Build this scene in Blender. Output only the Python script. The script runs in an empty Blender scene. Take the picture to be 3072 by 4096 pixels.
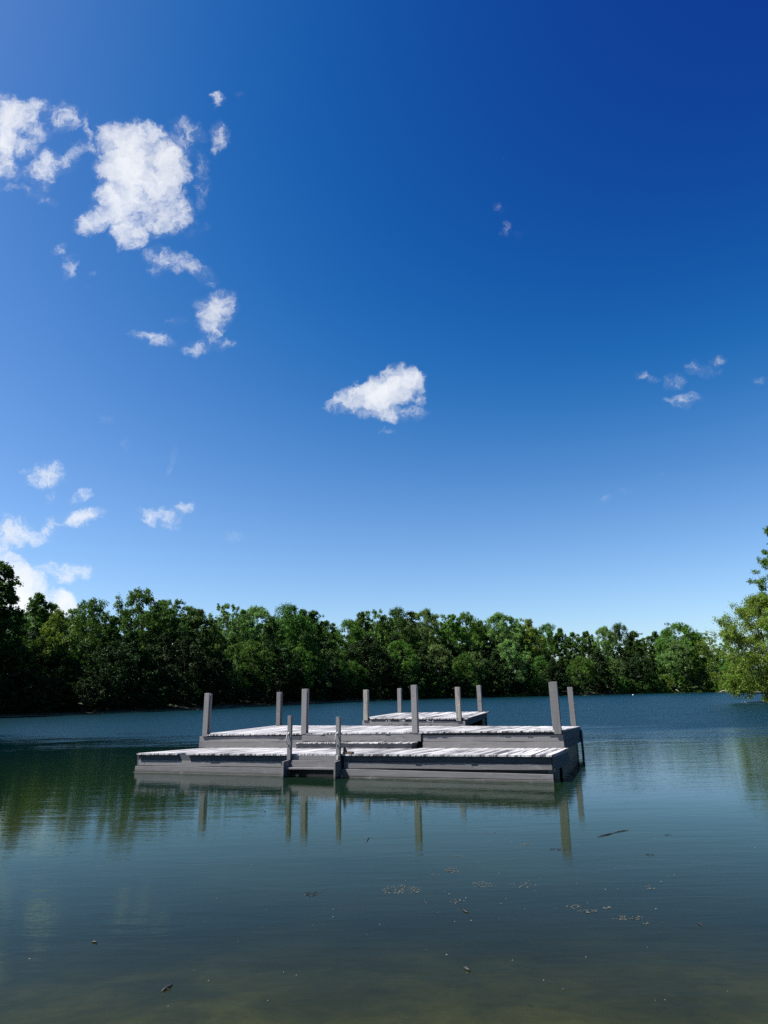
import bpy, math, random
import numpy as np
from mathutils import Matrix, Vector

C = bpy.context.scene.collection
SC = bpy.context.scene

# ------------------------------------------------------------------ camera
PITCH, ROLL, FOC, EYE = 0.264205, 0.019787, 2694.52, 1.8      # focal length in pixels of the 3072 x 4096 photograph
_c, _s = math.cos(PITCH), math.sin(PITCH)
_fwd = np.array([0, _c, _s]); _up = np.array([0, -_s, _c]); _rt = np.array([1.0, 0, 0])
_cr, _sr = math.cos(ROLL), math.sin(ROLL)
AX, AY, AZ = _cr*_rt - _sr*_up, _sr*_rt + _cr*_up, _fwd
EYEP = np.array([0, 0, EYE])
cd = bpy.data.cameras.new('camera'); cam = bpy.data.objects.new('camera', cd); C.objects.link(cam)
cam.matrix_world = Matrix(((AX[0], AY[0], -AZ[0], 0), (AX[1], AY[1], -AZ[1], 0), (AX[2], AY[2], -AZ[2], EYE), (0, 0, 0, 1)))
cd.sensor_fit = 'VERTICAL'; cd.sensor_height = 36.0; cd.lens = 36.0*FOC/4096.0
cd.clip_start = 0.1; cd.clip_end = 12000
SC.camera = cam

def ray(px, py):
    return AZ + AX*(px-1536)/FOC - AY*(py-2048)/FOC
def at_y(px, py, y):
    d = ray(px, py); return EYEP + d*(y/d[1])
def at_z(px, py, z=0.0):
    d = ray(px, py); return EYEP + d*((z-EYE)/d[2])

# ------------------------------------------------------------------ node helpers
class NT:
    def __init__(s, tree): s.t = tree; s.n = tree.nodes; s.l = tree.links
    def new(s, typ, ins=None, **props):
        nd = s.n.new(typ)
        for k, v in props.items(): setattr(nd, k, v)
        if ins:
            for k, v in ins.items(): s.set(nd.inputs[k], v)
        return nd
    def set(s, sock, v):
        if isinstance(v, bpy.types.Node): v = v.outputs[0]
        if isinstance(v, bpy.types.NodeSocket): s.l.new(v, sock)
        else: sock.default_value = v
    def math(s, op, a, b=None, c=None, clamp=False):
        nd = s.n.new('ShaderNodeMath'); nd.operation = op; nd.use_clamp = clamp
        s.set(nd.inputs[0], a)
        if b is not None: s.set(nd.inputs[1], b)
        if c is not None: s.set(nd.inputs[2], c)
        return nd.outputs[0]
    def vm(s, op, a, b=None, out=0):
        nd = s.n.new('ShaderNodeVectorMath'); nd.operation = op
        s.set(nd.inputs[0], a)
        if b is not None: s.set(nd.inputs[1], b)
        return nd.outputs[out]
    def mr(s, v, a, b, c=0.0, d=1.0, smooth=False):
        nd = s.n.new('ShaderNodeMapRange'); nd.clamp = True
        if smooth: nd.interpolation_type = 'SMOOTHSTEP'
        s.set(nd.inputs[0], v)
        for i, x in enumerate((a, b, c, d)): s.set(nd.inputs[i+1], x)
        return nd.outputs[0]
    def noise(s, vec, scale, detail=3, rough=.5, dist=0.0, dims='3D'):
        nd = s.n.new('ShaderNodeTexNoise'); nd.noise_dimensions = dims
        s.set(nd.inputs['Vector'], vec); s.set(nd.inputs['Scale'], scale); s.set(nd.inputs['Detail'], detail)
        s.set(nd.inputs['Roughness'], rough); s.set(nd.inputs['Distortion'], dist)
        return nd
    def mix(s, f, a, b):
        nd = s.n.new('ShaderNodeMix'); nd.data_type = 'RGBA'
        s.set(nd.inputs[0], f); s.set(nd.inputs[6], a); s.set(nd.inputs[7], b)
        return nd.outputs[2]
    def ramp(s, f, stops):
        nd = s.n.new('ShaderNodeValToRGB'); s.set(nd.inputs[0], f)
        e = nd.color_ramp.elements
        while len(e) < len(stops): e.new(0.5)
        for x, (p, c) in zip(e, stops): x.position = p; x.color = c
        return nd.outputs[0]
    def scale(s, v, x, y, z):
        nd = s.n.new('ShaderNodeMapping'); s.set(nd.inputs[0], v); nd.inputs['Scale'].default_value = (x, y, z)
        return nd.outputs[0]

def rgb(r, g, b): return (r, g, b, 1.0)
def material(name):
    m = bpy.data.materials.new(name); m.use_nodes = True; m.node_tree.nodes.clear()
    t = NT(m.node_tree); out = t.new('ShaderNodeOutputMaterial'); return m, t, out.inputs['Surface']

# ------------------------------------------------------------------ sun and sky
SUNV = Vector((-0.70, -0.09, 1.0)).normalized()
elev = math.asin(SUNV.z)
sl = bpy.data.lights.new('sun', 'SUN'); sl.energy = 5.0; sl.angle = math.radians(0.53); sl.color = (1.0, 0.965, 0.92)
sun = bpy.data.objects.new('sun', sl); C.objects.link(sun)
sun.rotation_euler = (-SUNV).to_track_quat('-Z', 'Y').to_euler(); sun.location = (-40, 0, 60)

world = bpy.data.worlds.new('World'); SC.world = world; world.use_nodes = True
w = NT(world.node_tree); w.n.clear()
wout = w.new('ShaderNodeOutputWorld'); bg = w.new('ShaderNodeBackground'); w.l.new(bg.outputs[0], wout.inputs[0])
sky = w.new('ShaderNodeTexSky', sky_type='NISHITA', sun_disc=False)
sky.sun_elevation = elev; sky.sun_rotation = math.atan2(SUNV.x, SUNV.y)
sky.altitude = 300; sky.air_density = 1.0; sky.dust_density = 0.85; sky.ozone_density = 3.0
SKY_STRENGTH = 0.061
# deep polarised blue of the photographed sky: the palest part of the scattering is taken out
sk = w.vm('SUBTRACT', sky.outputs[0], (1.12, 1.25, 1.10))
sk = w.vm('MULTIPLY', w.vm('ADD', sk, w.vm('POWER', w.vm('ADD', w.vm('MULTIPLY', sk, sk), (.0225, .09, .01)), (.5, .5, .5))), (.5, .5, .5))
hs = w.vm('MULTIPLY', w.vm('POWER', sk, (.90, .92, 1.0)), (1.40, 1.48, 1.36))
tc = w.new('ShaderNodeTexCoord'); D = w.vm('NORMALIZE', tc.outputs['Generated'])
# sky coordinates: a fixed tangent plane on the northern sky
V3 = lambda a: (float(a[0]), float(a[1]), float(a[2]))
df = w.vm('DOT_PRODUCT', D, V3(AZ), out=1); dx = w.vm('DOT_PRODUCT', D, V3(AX), out=1); dy = w.vm('DOT_PRODUCT', D, V3(AY), out=1)
dfs = w.math('MAXIMUM', df, 0.05)
U = w.math('DIVIDE', dx, dfs); Vv = w.math('DIVIDE', dy, dfs)
uv = w.new('ShaderNodeCombineXYZ', {0: U, 1: Vv}).outputs[0]
# domain warp
wn = w.noise(uv, 9.0, 4, .6); wo = w.vm('SUBTRACT', wn.outputs['Color'], (.5, .5, .5))
wn2 = w.noise(uv, 38.0, 5, .65); wo2 = w.vm('SUBTRACT', wn2.outputs['Color'], (.5, .5, .5))
warp = w.vm('ADD', w.vm('MULTIPLY', wo, (.042, .042, 0)), w.vm('MULTIPLY', wo2, (.034, .034, 0)))
uvw = w.vm('ADD', uv, warp)
# cloud puffs: x, y, half width, half height (photograph pixels), turn (deg), weight
PUFFS = [
 (520,650,140,165,0,1.25),(455,560,75,70,0,1.05),(640,690,120,135,0,1.15),(480,800,125,110,0,1.15),(395,872,100,52,-10,.95),(525,925,85,85,0,.95),(640,850,100,85,0,.9),
 (745,550,65,60,45,.55),(715,890,60,50,0,.5),(800,720,28,110,0,.36),(590,560,70,50,0,.9),(790,930,50,18,-25,.3),
 (650,1045,75,50,20,.52),(770,1060,85,30,25,.52),(832,1108,28,32,0,.40),(625,1100,30,40,0,.36),
 (868,1240,62,85,20,.68),(815,1200,35,30,0,.42),(800,1380,62,30,-20,.58),(893,1374,38,24,0,.55),(850,1330,40,30,-40,.45),(612,1342,82,26,8,.58),(700,1270,46,15,0,.30),(560,1350,25,14,0,.3),
 (50,460,110,90,0,1.0),(120,450,62,62,0,.85),(18,560,58,130,0,.95),(92,590,55,42,0,.6),(18,670,52,52,0,.78),(150,530,60,40,0,.5),
 (256,470,62,52,20,.62),(354,535,18,92,-8,.48),(300,610,55,26,-30,.40),(300,520,40,20,0,.36),(180,680,50,72,20,.68),(252,660,62,36,-25,.62),(128,692,52,26,0,.42),(150,772,75,18,25,.40),(40,750,60,12,5,.26),
 (250,990,36,28,0,.50),(290,1062,22,56,25,.48),(370,1090,22,16,0,.22),(350,1130,18,12,0,.18),
 (862,405,22,24,0,.48),(960,383,14,18,20,.32),(870,552,34,60,0,.52),(912,545,18,16,0,.34),(855,610,18,24,0,.36),
 (1530,1570,155,75,-10,1.35),(1610,1530,90,75,0,1.2),(1440,1590,110,45,-18,.85),(1345,1612,55,22,-25,.5),(1672,1585,28,40,15,.6),(1560,1650,120,35,0,.7),(1550,1735,40,12,-15,.38),
 (1990,810,18,18,0,.3),(2010,830,18,14,0,.22),(2035,912,25,30,20,.40),(2080,942,18,16,0,.30),(2000,640,14,12,0,.12),
 (2590,1515,45,18,5,.45),(2700,1525,45,30,-30,.5),(2800,1465,60,26,0,.5),(2865,1425,28,26,0,.45),(2860,1480,30,14,-20,.4),(2750,1605,60,28,-20,.55),(2690,1612,40,15,0,.35),(3050,1510,30,16,0,.3),
 (2510,1955,45,16,-10,.33),(2415,1995,30,20,-20,.28),(2640,1890,16,14,0,.15),
 (425,1672,38,18,5,.42),(515,1778,20,26,0,.35),(680,1815,14,50,15,.38),
 (190,1890,75,40,0,.85),(105,1882,30,13,10,.4),(310,1982,50,22,-5,.55),(205,1980,22,36,35,.4),(330,2055,85,32,-8,.8),
 (630,2060,100,32,-8,.65),(740,2018,55,24,10,.6),(680,2080,50,20,0,.45),(40,2140,100,60,-10,.75),(180,2100,75,32,-35,.65),(110,2150,90,30,-5,.6),(15,2100,40,50,0,.5),
 (235,2285,110,42,2,.8),(290,2290,60,26,5,.6),(100,2330,120,90,20,1.3),(30,2300,80,110,20,1.3),(90,2420,160,110,0,1.5),(230,2420,90,60,-10,1.2),(95,2250,35,30,0,.45),(605,2390,55,22,0,.45),(10,2225,50,60,0,.9),
 (945,2147,40,14,0,.25),(2215,2478,50,10,0,.2)]
field = None
for (px, py, rx, ry, ang, wt) in PUFFS:
    if wt < .9: wt *= .76 if (px > 1900 or py > 1655) else .93
    mp = w.new('ShaderNodeMapping', vector_type='TEXTURE'); kf = 1.14 if wt > .9 else 1.42
    # each puff takes its input through the one before it, which keeps the shader small enough to compile
    w.set(mp.inputs[0], uvw if field is None else w.new('ShaderNodeVectorMath', {0: field, 1: (1e-7, 1e-7, 0), 2: uvw}, operation='MULTIPLY_ADD').outputs[0])
    mp.inputs['Location'].default_value = ((px-1536)/FOC, -(py-2048)/FOC, 0)
    mp.inputs['Rotation'].default_value = (0, 0, -math.radians(ang))
    mp.inputs['Scale'].default_value = (rx*kf/FOC, ry*kf/FOC, 1)
    r = w.vm('DOT_PRODUCT', mp.outputs[0], mp.outputs[0], out=1)
    f = w.math('MULTIPLY_ADD', r, -wt, wt)
    field = f if field is None else w.new('ShaderNodeMath', {0: field, 1: f, 2: 0.12}, operation='SMOOTH_MAX').outputs[0]
n1 = w.noise(uvw, 21.0, 8, .62, .3).outputs[0]
n2 = w.noise(w.vm('ADD', w.scale(uv, 1.0, 1.0, 1), w.vm('MULTIPLY', wo2, (.06, .06, 0))), 60.0, 7, .62, .6).outputs[0]
fb = w.math('ADD', w.math('MULTIPLY_ADD', n1, 2.0, -1.0), w.math('MULTIPLY_ADD', n2, 1.1, -.55))
pos = w.mr(field, 0.0, 0.45, 0, 1, smooth=True)
dens = w.math('MAXIMUM', w.math('MULTIPLY_ADD', fb, 1.30, w.math('MULTIPLY_ADD', field, 1.0, -0.17)), 0.0)
rid = w.math('SUBTRACT', 1.0, w.math('ABSOLUTE', w.math('MULTIPLY_ADD', w.noise(uvw, 52.0, 6, .6, 1.4).outputs[0], 2.0, -1.0)))
rid = w.mr(rid, .50, 1.0, .0, .9)
rid = w.math('ADD', rid, w.mr(field, .35, 1.05, 0, 1, smooth=True), clamp=True)
dens = w.math('MULTIPLY', dens, rid)
dens = w.math('SUBTRACT', 1.0, w.math('EXPONENT', w.math('MULTIPLY', dens, -1.55)))
veil = w.math('MULTIPLY', w.mr(field, .02, .75, 0, .34, smooth=True), w.mr(n1, .38, .68, .15, 1.0))
dens = w.math('MAXIMUM', w.math('MULTIPLY', dens, pos), veil)
front = w.mr(df, 0.1, 0.3, 0, 1)
dens = w.math('MULTIPLY', w.math('POWER', dens, 1.1), front, clamp=True)
cl_shade = w.mr(w.noise(uvw, 14.0, 4, .5).outputs[0], .3, .7, 0.90, 1.0)
cl_col = w.vm('SCALE', (0.425/SKY_STRENGTH, 0.430/SKY_STRENGTH, 0.435/SKY_STRENGTH)); w.l.new(cl_shade, cl_col.node.inputs['Scale'])
cmix = w.mix(dens, hs, cl_col)
w.l.new(cmix, bg.inputs['Color']); bg.inputs['Strength'].default_value = SKY_STRENGTH

SC.view_settings.view_transform = 'Standard'; SC.view_settings.look = 'None'
SC.view_settings.exposure = 1.3; SC.view_settings.gamma = 1.0
SC.render.engine = 'CYCLES'
SC.cycles.max_bounces = 6; SC.cycles.diffuse_bounces = 2; SC.cycles.glossy_bounces = 3; SC.cycles.transparent_max_bounces = 8
SC.cycles.sample_clamp_indirect = 4.0
SC.cycles.use_denoising = False

# ------------------------------------------------------------------ object helpers
def tag(o, label=None, cat=None, group=None, kind=None):
    if label: o['label'] = label
    if cat: o['category'] = cat
    if group: o['group'] = group
    if kind: o['kind'] = kind
    return o
def empty(name, loc=(0, 0, 0), rz=0.0, parent=None):
    o = bpy.data.objects.new(name, None); C.objects.link(o); o.location = loc; o.rotation_euler = (0, 0, rz)
    o.empty_display_size = 0.2
    if parent: o.parent = parent
    return o
class MB:
    def __init__(s): s.v = []; s.f = []
    def add(s, vs, fs):
        b = len(s.v); s.v += [tuple(map(float, p)) for p in vs]; s.f += [tuple(b+i for i in f) for f in fs]; return s
    def hexa(s, p):     # 8 corners: bottom 4 (ccw), top 4
        return s.add(p, [(3,2,1,0),(4,5,6,7),(0,1,5,4),(1,2,6,5),(2,3,7,6),(3,0,4,7)])
    def box(s, x0, x1, y0, y1, z0, z1):
        return s.hexa([(x0,y0,z0),(x1,y0,z0),(x1,y1,z0),(x0,y1,z0),(x0,y0,z1),(x1,y0,z1),(x1,y1,z1),(x0,y1,z1)])
    def bar(s, a, b, c, d, y0, y1):   # board in x/z: corners a(left bottom) b(right bottom) c(right top) d(left top), thickness in y
        P = lambda q, y: (q[0], y, q[1])
        return s.hexa([P(a,y0),P(b,y0),P(b,y1),P(a,y1),P(d,y0),P(c,y0),P(c,y1),P(d,y1)])
    def tube(s, pts, rad, n=7):
        pts = [np.array(p, float) for p in pts]; m = len(pts)
        rings = []
        for i, p in enumerate(pts):
            d = pts[min(i+1, m-1)] - pts[max(i-1, 0)]; d /= (np.linalg.norm(d)+1e-9)
            a = np.cross(d, [0, 0, 1.0]) if abs(d[2]) < .9 else np.cross(d, [1.0, 0, 0]); a /= np.linalg.norm(a); b = np.cross(d, a)
            r = rad[i] if hasattr(rad, '__len__') else rad
            rings.append([p + r*(math.cos(t)*a + math.sin(t)*b) for t in [2*math.pi*k/n for k in range(n)]])
        vs = [q for r in rings for q in r]; fs = []
        for i in range(m-1):
            for k in range(n):
                k2 = (k+1) % n; fs.append((i*n+k, i*n+k2, (i+1)*n+k2, (i+1)*n+k))
        fs.append(tuple(range(n))[::-1]); fs.append(tuple((m-1)*n+k for k in range(n)))
        return s.add(vs, fs)
    def build(s, name, mat, parent=None, bevel=0.0, smooth=False):
        me = bpy.data.meshes.new(name); me.from_pydata(s.v, [], s.f); me.validate(); me.update()
        me.materials.append(mat)
        if smooth: me.polygons.foreach_set('use_smooth', [True]*len(me.polygons))
        o = bpy.data.objects.new(name, me); C.objects.link(o)
        if parent: o.parent = parent
        if bevel:
            b = o.modifiers.new('bevel', 'BEVEL'); b.width = bevel; b.segments = 2; b.limit_method = 'ANGLE'; b.angle_limit = math.radians(40)
        return o

# ------------------------------------------------------------------ lake outline and terrain
SHORE_PX = [(-400, 80.0), (0, 86.5), (300, 92.7), (700, 108.0), (1100, 152.0), (1536, 218.0), (2000, 247.0), (2350, 260.0), (2650, 288.0), (2860, 290.0), (3020, 262.0)]
def shore_y(px): return float(np.interp(px, [a for a, b in SHORE_PX], [b for a, b in SHORE_PX]))
def ground_pt(px, y):       # where the bearing of photograph column px meets depth y
    d = ray(px, 2790); return np.array([d[0]*y/d[1], y])
LAKE = [ground_pt(p, y) for p, y in SHORE_PX]
LAKE += [np.array(q, float) for q in [(112, 190), (74, 132), (48.5, 90), (43.5, 79), (42.5, 66), (38, 52), (35, 30), (34, 8), (22, 1.0), (6, 1.1), (0, 1.3), (-6, 1.0), (-20, .6), (-44, 6), (-62, 30), (-64, 60)]]
LK = np.array(LAKE)
def lake_sd(P):     # signed distance, negative in the lake
    P = np.asarray(P, float); n = len(LK); d = np.full(len(P), 1e9); inside = np.zeros(len(P), bool)
    for i in range(n):
        a, b = LK[i], LK[(i+1) % n]; e = b-a; q = P-a
        t = np.clip((q@e)/(e@e), 0, 1); dd = q - t[:, None]*e; d = np.minimum(d, np.sqrt((dd**2).sum(1)))
        c = ((a[1] <= P[:, 1]) & (P[:, 1] < b[1])) | ((b[1] <= P[:, 1]) & (P[:, 1] < a[1]))
        with np.errstate(divide='ignore', invalid='ignore'):
            xx = a[0] + (P[:, 1]-a[1])/(b[1]-a[1] if b[1] != a[1] else 1e-9)*e[0]
        inside ^= c & (P[:, 0] < xx)
    return np.where(inside, -d, d)
def terrain(P):
    P = np.asarray(P, float); sd = lake_sd(P)
    land = 0.10 + 0.9*(1-np.exp(-np.maximum(sd, 0)/5.0)) + 15.0*(1-np.exp(-np.maximum(sd-3, 0)/90.0))
    land += 0.25*np.sin(P[:, 0]*.13+1.3)*np.sin(P[:, 1]*.11)*np.clip(sd/10, 0, 1)
    near = (np.hypot(P[:, 0], P[:, 1]) < 40)
    land = np.where(near & (P[:, 1] < 8) & (abs(P[:, 0]) < 22), 0.10+0.11*np.maximum(sd, 0)/(1+.2*np.maximum(sd, 0)), land)
    bed = -np.minimum(np.maximum(-sd, 0)*0.14, 3.2) + 0.018*np.sin(P[:, 0]*2.3+.7*P[:, 1])*np.sin(P[:, 1]*1.9)
    return np.where(sd > 0, land, bed + 0.05*np.exp(sd*2))
g = np.linspace(-1, 1, 281)
gx = 26*np.sinh(g*5.3); gy = 60 + 34*np.sinh(g*5.0)
XX, YY = np.meshgrid(gx, gy); PT = np.stack([XX.ravel(), YY.ravel()], 1); ZZ = terrain(PT)
n = len(g); idx = np.arange(n*n).reshape(n, n)
quads = np.stack([idx[:-1, :-1], idx[:-1, 1:], idx[1:, 1:], idx[1:, :-1]], -1).reshape(-1, 4)
def np_mesh(name, V, F, mat, parent=None, attr=None):
    me = bpy.data.meshes.new(name); me.vertices.add(len(V)); me.vertices.foreach_set('co', np.asarray(V, np.float32).ravel())
    k = F.shape[1]; me.loops.add(F.size); me.loops.foreach_set('vertex_index', F.astype(np.int32).ravel())
    me.polygons.add(len(F)); me.polygons.foreach_set('loop_start', (np.arange(len(F))*k).astype(np.int32)); me.update(calc_edges=True)
    me.polygons.foreach_set('use_smooth', [False]*len(me.polygons))
    me.materials.append(mat)
    if attr is not None:
        a = me.attributes.new('tone', 'FLOAT', 'FACE'); a.data.foreach_set('value', attr.astype(np.float32))
    o = bpy.data.objects.new(name, me); C.objects.link(o)
    if parent: o.parent = parent
    return o

m_ground, t, so = material('ground')
geo = t.new('ShaderNodeNewGeometry'); P = geo.outputs['Position']; sep = t.new('ShaderNodeSeparateXYZ', {0: P})
gn = t.noise(P, .35, 6, .6).outputs[0]; gn2 = t.noise(P, 4.0, 5, .65).outputs[0]; gn3 = t.noise(P, 1.1, 4, .6, .5).outputs[0]
land = t.mix(gn, rgb(.010, .016, .005), rgb(.028, .040, .011))
bedc = t.mix(t.mr(gn3, .38, .62), rgb(.10, .083, .028), rgb(.25, .205, .070))
bedc = t.mix(t.mr(gn2, .45, .75, 0, .55), bedc, rgb(.06, .052, .026))
col = t.mix(t.mr(sep.outputs[2], 0.0, .12), bedc, land)
b = t.new('ShaderNodeBsdfPrincipled', {'Base Color': col, 'Roughness': .95})
bp = t.new('ShaderNodeBump', {'Strength': .6, 'Distance': .05, 'Height': gn2}); t.l.new(bp.outputs[0], b.inputs['Normal'])
t.l.new(b.outputs[0], so)
ground = np_mesh('ground', np.column_stack([PT, ZZ]), quads, m_ground); tag(ground, 'wooded lake shore and sandy lake bed', kind='structure')
ground.data.polygons.foreach_set('use_smooth', [True]*len(ground.data.polygons))

# ------------------------------------------------------------------ water
m_water, t, so = material('lake_water')
geo = t.new('ShaderNodeNewGeometry'); P = geo.outputs['Position']; sep = t.new('ShaderNodeSeparateXYZ', {0: P}); X, Y = sep.outputs[0], sep.outputs[1]
patch = t.noise(t.scale(P, .035, .06, 1), 1.0, 3, .5).outputs[0]
patch2 = t.noise(t.scale(P, .16, .42, 1), 1.0, 5, .62, .8).outputs[0]
# wind-roughened water lies beyond the dock; sheltered smooth water near the beach and below the left-hand wood
edge = t.math('MULTIPLY_ADD', X, 0.20, Y)                      # grows away from the beach, sooner on the right
edge = t.math('ADD', edge, t.math('MULTIPLY_ADD', patch, 5.0, -2.5))
edge = t.math('ADD', edge, t.math('MULTIPLY_ADD', patch2, 22.0, -11.0))
rough_w = t.mr(edge, 24.5, 40.0, 0, 1, smooth=True)
mid_w = t.math('MULTIPLY', t.mr(edge, 8.0, 26.0, 0.0, 1, smooth=True), t.mr(X, -6.0, 9.0, .8, 1.7))
lee = t.mr(t.math('ADD', Y, t.math('MULTIPLY', X, 1.55)), -14.0, 34.0, 0.0, 1.0, smooth=True)    # calmer strip right under the left bank
rough_w = t.math('MULTIPLY', rough_w, t.math('MULTIPLY_ADD', patch2, .5, .7))
w1 = t.noise(t.scale(P, 1.1, 4.6, 1), 1.0, 4, .6, .4).outputs[0]
w2 = t.noise(t.scale(P, 3.5, 13.0, 1), 1.0, 3, .6, .3).outputs[0]
w3 = t.noise(t.scale(P, .28, 1.1, 1), 1.0, 3, .55).outputs[0]
amp1 = t.math('MULTIPLY_ADD', rough_w, .050, t.math('MULTIPLY_ADD', mid_w, .0022, .0018))
amp2 = t.math('MULTIPLY_ADD', rough_w, .016, t.math('MULTIPLY_ADD', mid_w, .0011, .0008))
h = t.math('ADD', t.math('MULTIPLY', w1, amp1), t.math('MULTIPLY', w2, amp2))
h = t.math('ADD', h, t.math('MULTIPLY', w3, t.math('MULTIPLY_ADD', rough_w, .10, .004)))
bump = t.new('ShaderNodeBump', {'Strength': 1.0, 'Distance': 1.0, 'Height': h})
rgh = t.math('MULTIPLY_ADD', rough_w, .34, t.math('MULTIPLY_ADD', mid_w, .015, .015))
body = t.mix(t.mr(Y, 6.0, 30.0), rgb(.006, .013, .002), rgb(.0004, .009, .012))
pr = t.new('ShaderNodeBsdfPrincipled', {'Base Color': body, 'Roughness': rgh, 'IOR': 1.25, 'Normal': bump.outputs[0], 'Specular Tint': t.mix(rough_w, rgb(.50, 1.0, 1.0), rgb(.14, .90, 1.0))})
# shallow water: the bed shows through
glo = t.new('ShaderNodeBsdfGlossy', {'Color': rgb(.62, .96, .94), 'Roughness': rgh, 'Normal': bump.outputs[0]})
fre = t.new('ShaderNodeFresnel', {'IOR': 1.15, 'Normal': bump.outputs[0]})
tr = t.new('ShaderNodeBsdfTransparent', {'Color': rgb(.42, .46, .33)})
murk = t.new('ShaderNodeBsdfDiffuse', {'Color': rgb(.015, .018, .007)})
clear = t.mr(t.math('ADD', Y, t.math('MULTIPLY_ADD', t.noise(P, .7, 3).outputs[0], 3.0, -1.5)), 3.0, 11.0, .75, 0.0, smooth=True)
under = t.new('ShaderNodeMixShader', {0: clear}); t.l.new(murk.outputs[0], under.inputs[1]); t.l.new(tr.outputs[0], under.inputs[2])
nearw = t.new('ShaderNodeMixShader', {0: fre.outputs[0]}); t.l.new(under.outputs[0], nearw.inputs[1]); t.l.new(glo.outputs[0], nearw.inputs[2])
fac = t.mr(Y, 9.0, 14.0, 0, 1, smooth=True)
mx = t.new('ShaderNodeMixShader', {0: fac}); t.l.new(nearw.outputs[0], mx.inputs[1]); t.l.new(pr.outputs[0], mx.inputs[2]); t.l.new(mx.outputs[0], so)
cen = LK.mean(0); wv = [(cen[0], cen[1], 0)]
for p in LK:
    d = p-cen; d = d/np.linalg.norm(d); wv.append((p[0]+d[0]*1.6, p[1]+d[1]*1.6, 0.0))
# the lake outline is not star-shaped enough for a fan everywhere: use one sheet that runs in under the banks
me_w = MB().add([(-150, -.6, 0), (600, -.6, 0), (600, 420, 0), (-150, 420, 0)], [(0, 1, 2, 3)]).build('lake_water', m_water)
tag(me_w, 'blue green lake water, calm near and rippled far off', kind='structure')

# ------------------------------------------------------------------ wood materials
def wood_mat(name, base, dark, var=.35, streak_axis='x', streak=.5, worn=None):
    m, t, so = material(name)
    tcn = t.new('ShaderNodeTexCoord'); O = tcn.outputs['Object']
    sc = {'x': (1.2, 14, 14), 'y': (14, 1.2, 14), 'z': (16, 16, 1.1)}[streak_axis]
    g1 = t.noise(t.scale(O, *sc), 1.0, 6, .65, .6).outputs[0]
    g2 = t.noise(t.scale(O, sc[0]*5, sc[1]*5, sc[2]*5), 1.0, 5, .7, .2).outputs[0]
    bl = t.noise(O, 2.3, 5, .6).outputs[0]
    c = t.mix(t.mr(g1, .42, .72, 0, streak), base, dark)
    c = t.mix(t.mr(g2, .45, .75, 0, var), c, dark)
    c = t.mix(t.mr(bl, .5, .75, 0, .35), c, tuple(x*.6 for x in base[:3])+(1,))
    kn = t.new('ShaderNodeTexVoronoi', {'Vector': t.scale(O, 2.2, 2.2, 2.2), 'Scale': 1.0}); 
    c = t.mix(t.mr(kn.outputs['Distance'], .02, .05, .75, 0), c, rgb(.02, .018, .018))
    wz = t.new('ShaderNodeSeparateXYZ', {0: t.new('ShaderNodeNewGeometry').outputs['Position']}).outputs[2]
    c = t.mix(t.mr(t.math('ADD', wz, t.math('MULTIPLY_ADD', bl, .05, -.025)), .025, .075, .65, 0), c, rgb(.022, .024, .014))
    oi = t.new('ShaderNodeObjectInfo'); hv = t.new('ShaderNodeHueSaturation', {'Value': t.mr(oi.outputs['Random'], 0, 1, .82, 1.16), 'Color': c}); c = hv.outputs[0]
    nv = t.new('ShaderNodeTexVoronoi', {'Vector': t.scale(O, 1.6, 8, 6), 'Scale': 1.0}); c = t.mix(t.mr(nv.outputs['Distance'], .05, .16, .55, 0), c, rgb(.035, .033, .032))
    c = t.mix(t.mr(t.noise(t.scale(O, .9, .9, 3.0), 3.0, 6, .7, .5).outputs[0], .56, .70, 0, .5), c, tuple(x*1.45 for x in base[:3])+(1,))
    if worn:
        c = t.mix(t.mr(t.noise(t.scale(O, *[q*1.0 for q in sc]), 2.2, 6, .7, 1.2).outputs[0], .46, .54), c, worn)
    b = t.new('ShaderNodeBsdfPrincipled', {'Base Color': c, 'Roughness': .72})
    b.inputs['Specular IOR Level'].default_value = .3
    hh = t.math('ADD', g1, t.math('MULTIPLY', g2, .5))
    bp = t.new('ShaderNodeBump', {'Strength': .55, 'Distance': .006, 'Height': hh}); t.l.new(bp.outputs[0], b.inputs['Normal'])
    t.l.new(b.outputs[0], so); return m
m_paint = wood_mat('grey_painted_board', rgb(.132, .127, .126), rgb(.070, .067, .067))
m_paint_v = wood_mat('grey_painted_post', rgb(.138, .133, .132), rgb(.083, .080, .079), streak_axis='z')
m_shade_board = wood_mat('shade_darkened_board', rgb(.048, .052, .058), rgb(.024, .026, .032))  # grey board darkened and blued: shade of overhang and sides put into the colour
m_bare_v = wood_mat('bare_weathered_post', rgb(.20, .185, .165), rgb(.025, .022, .02), var=.8, streak_axis='z', streak=1.0)
m_peel_v = wood_mat('peeling_post', rgb(.145, .135, .135), rgb(.03, .025, .02), streak_axis='z', worn=rgb(.24, .22, .18))

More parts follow.
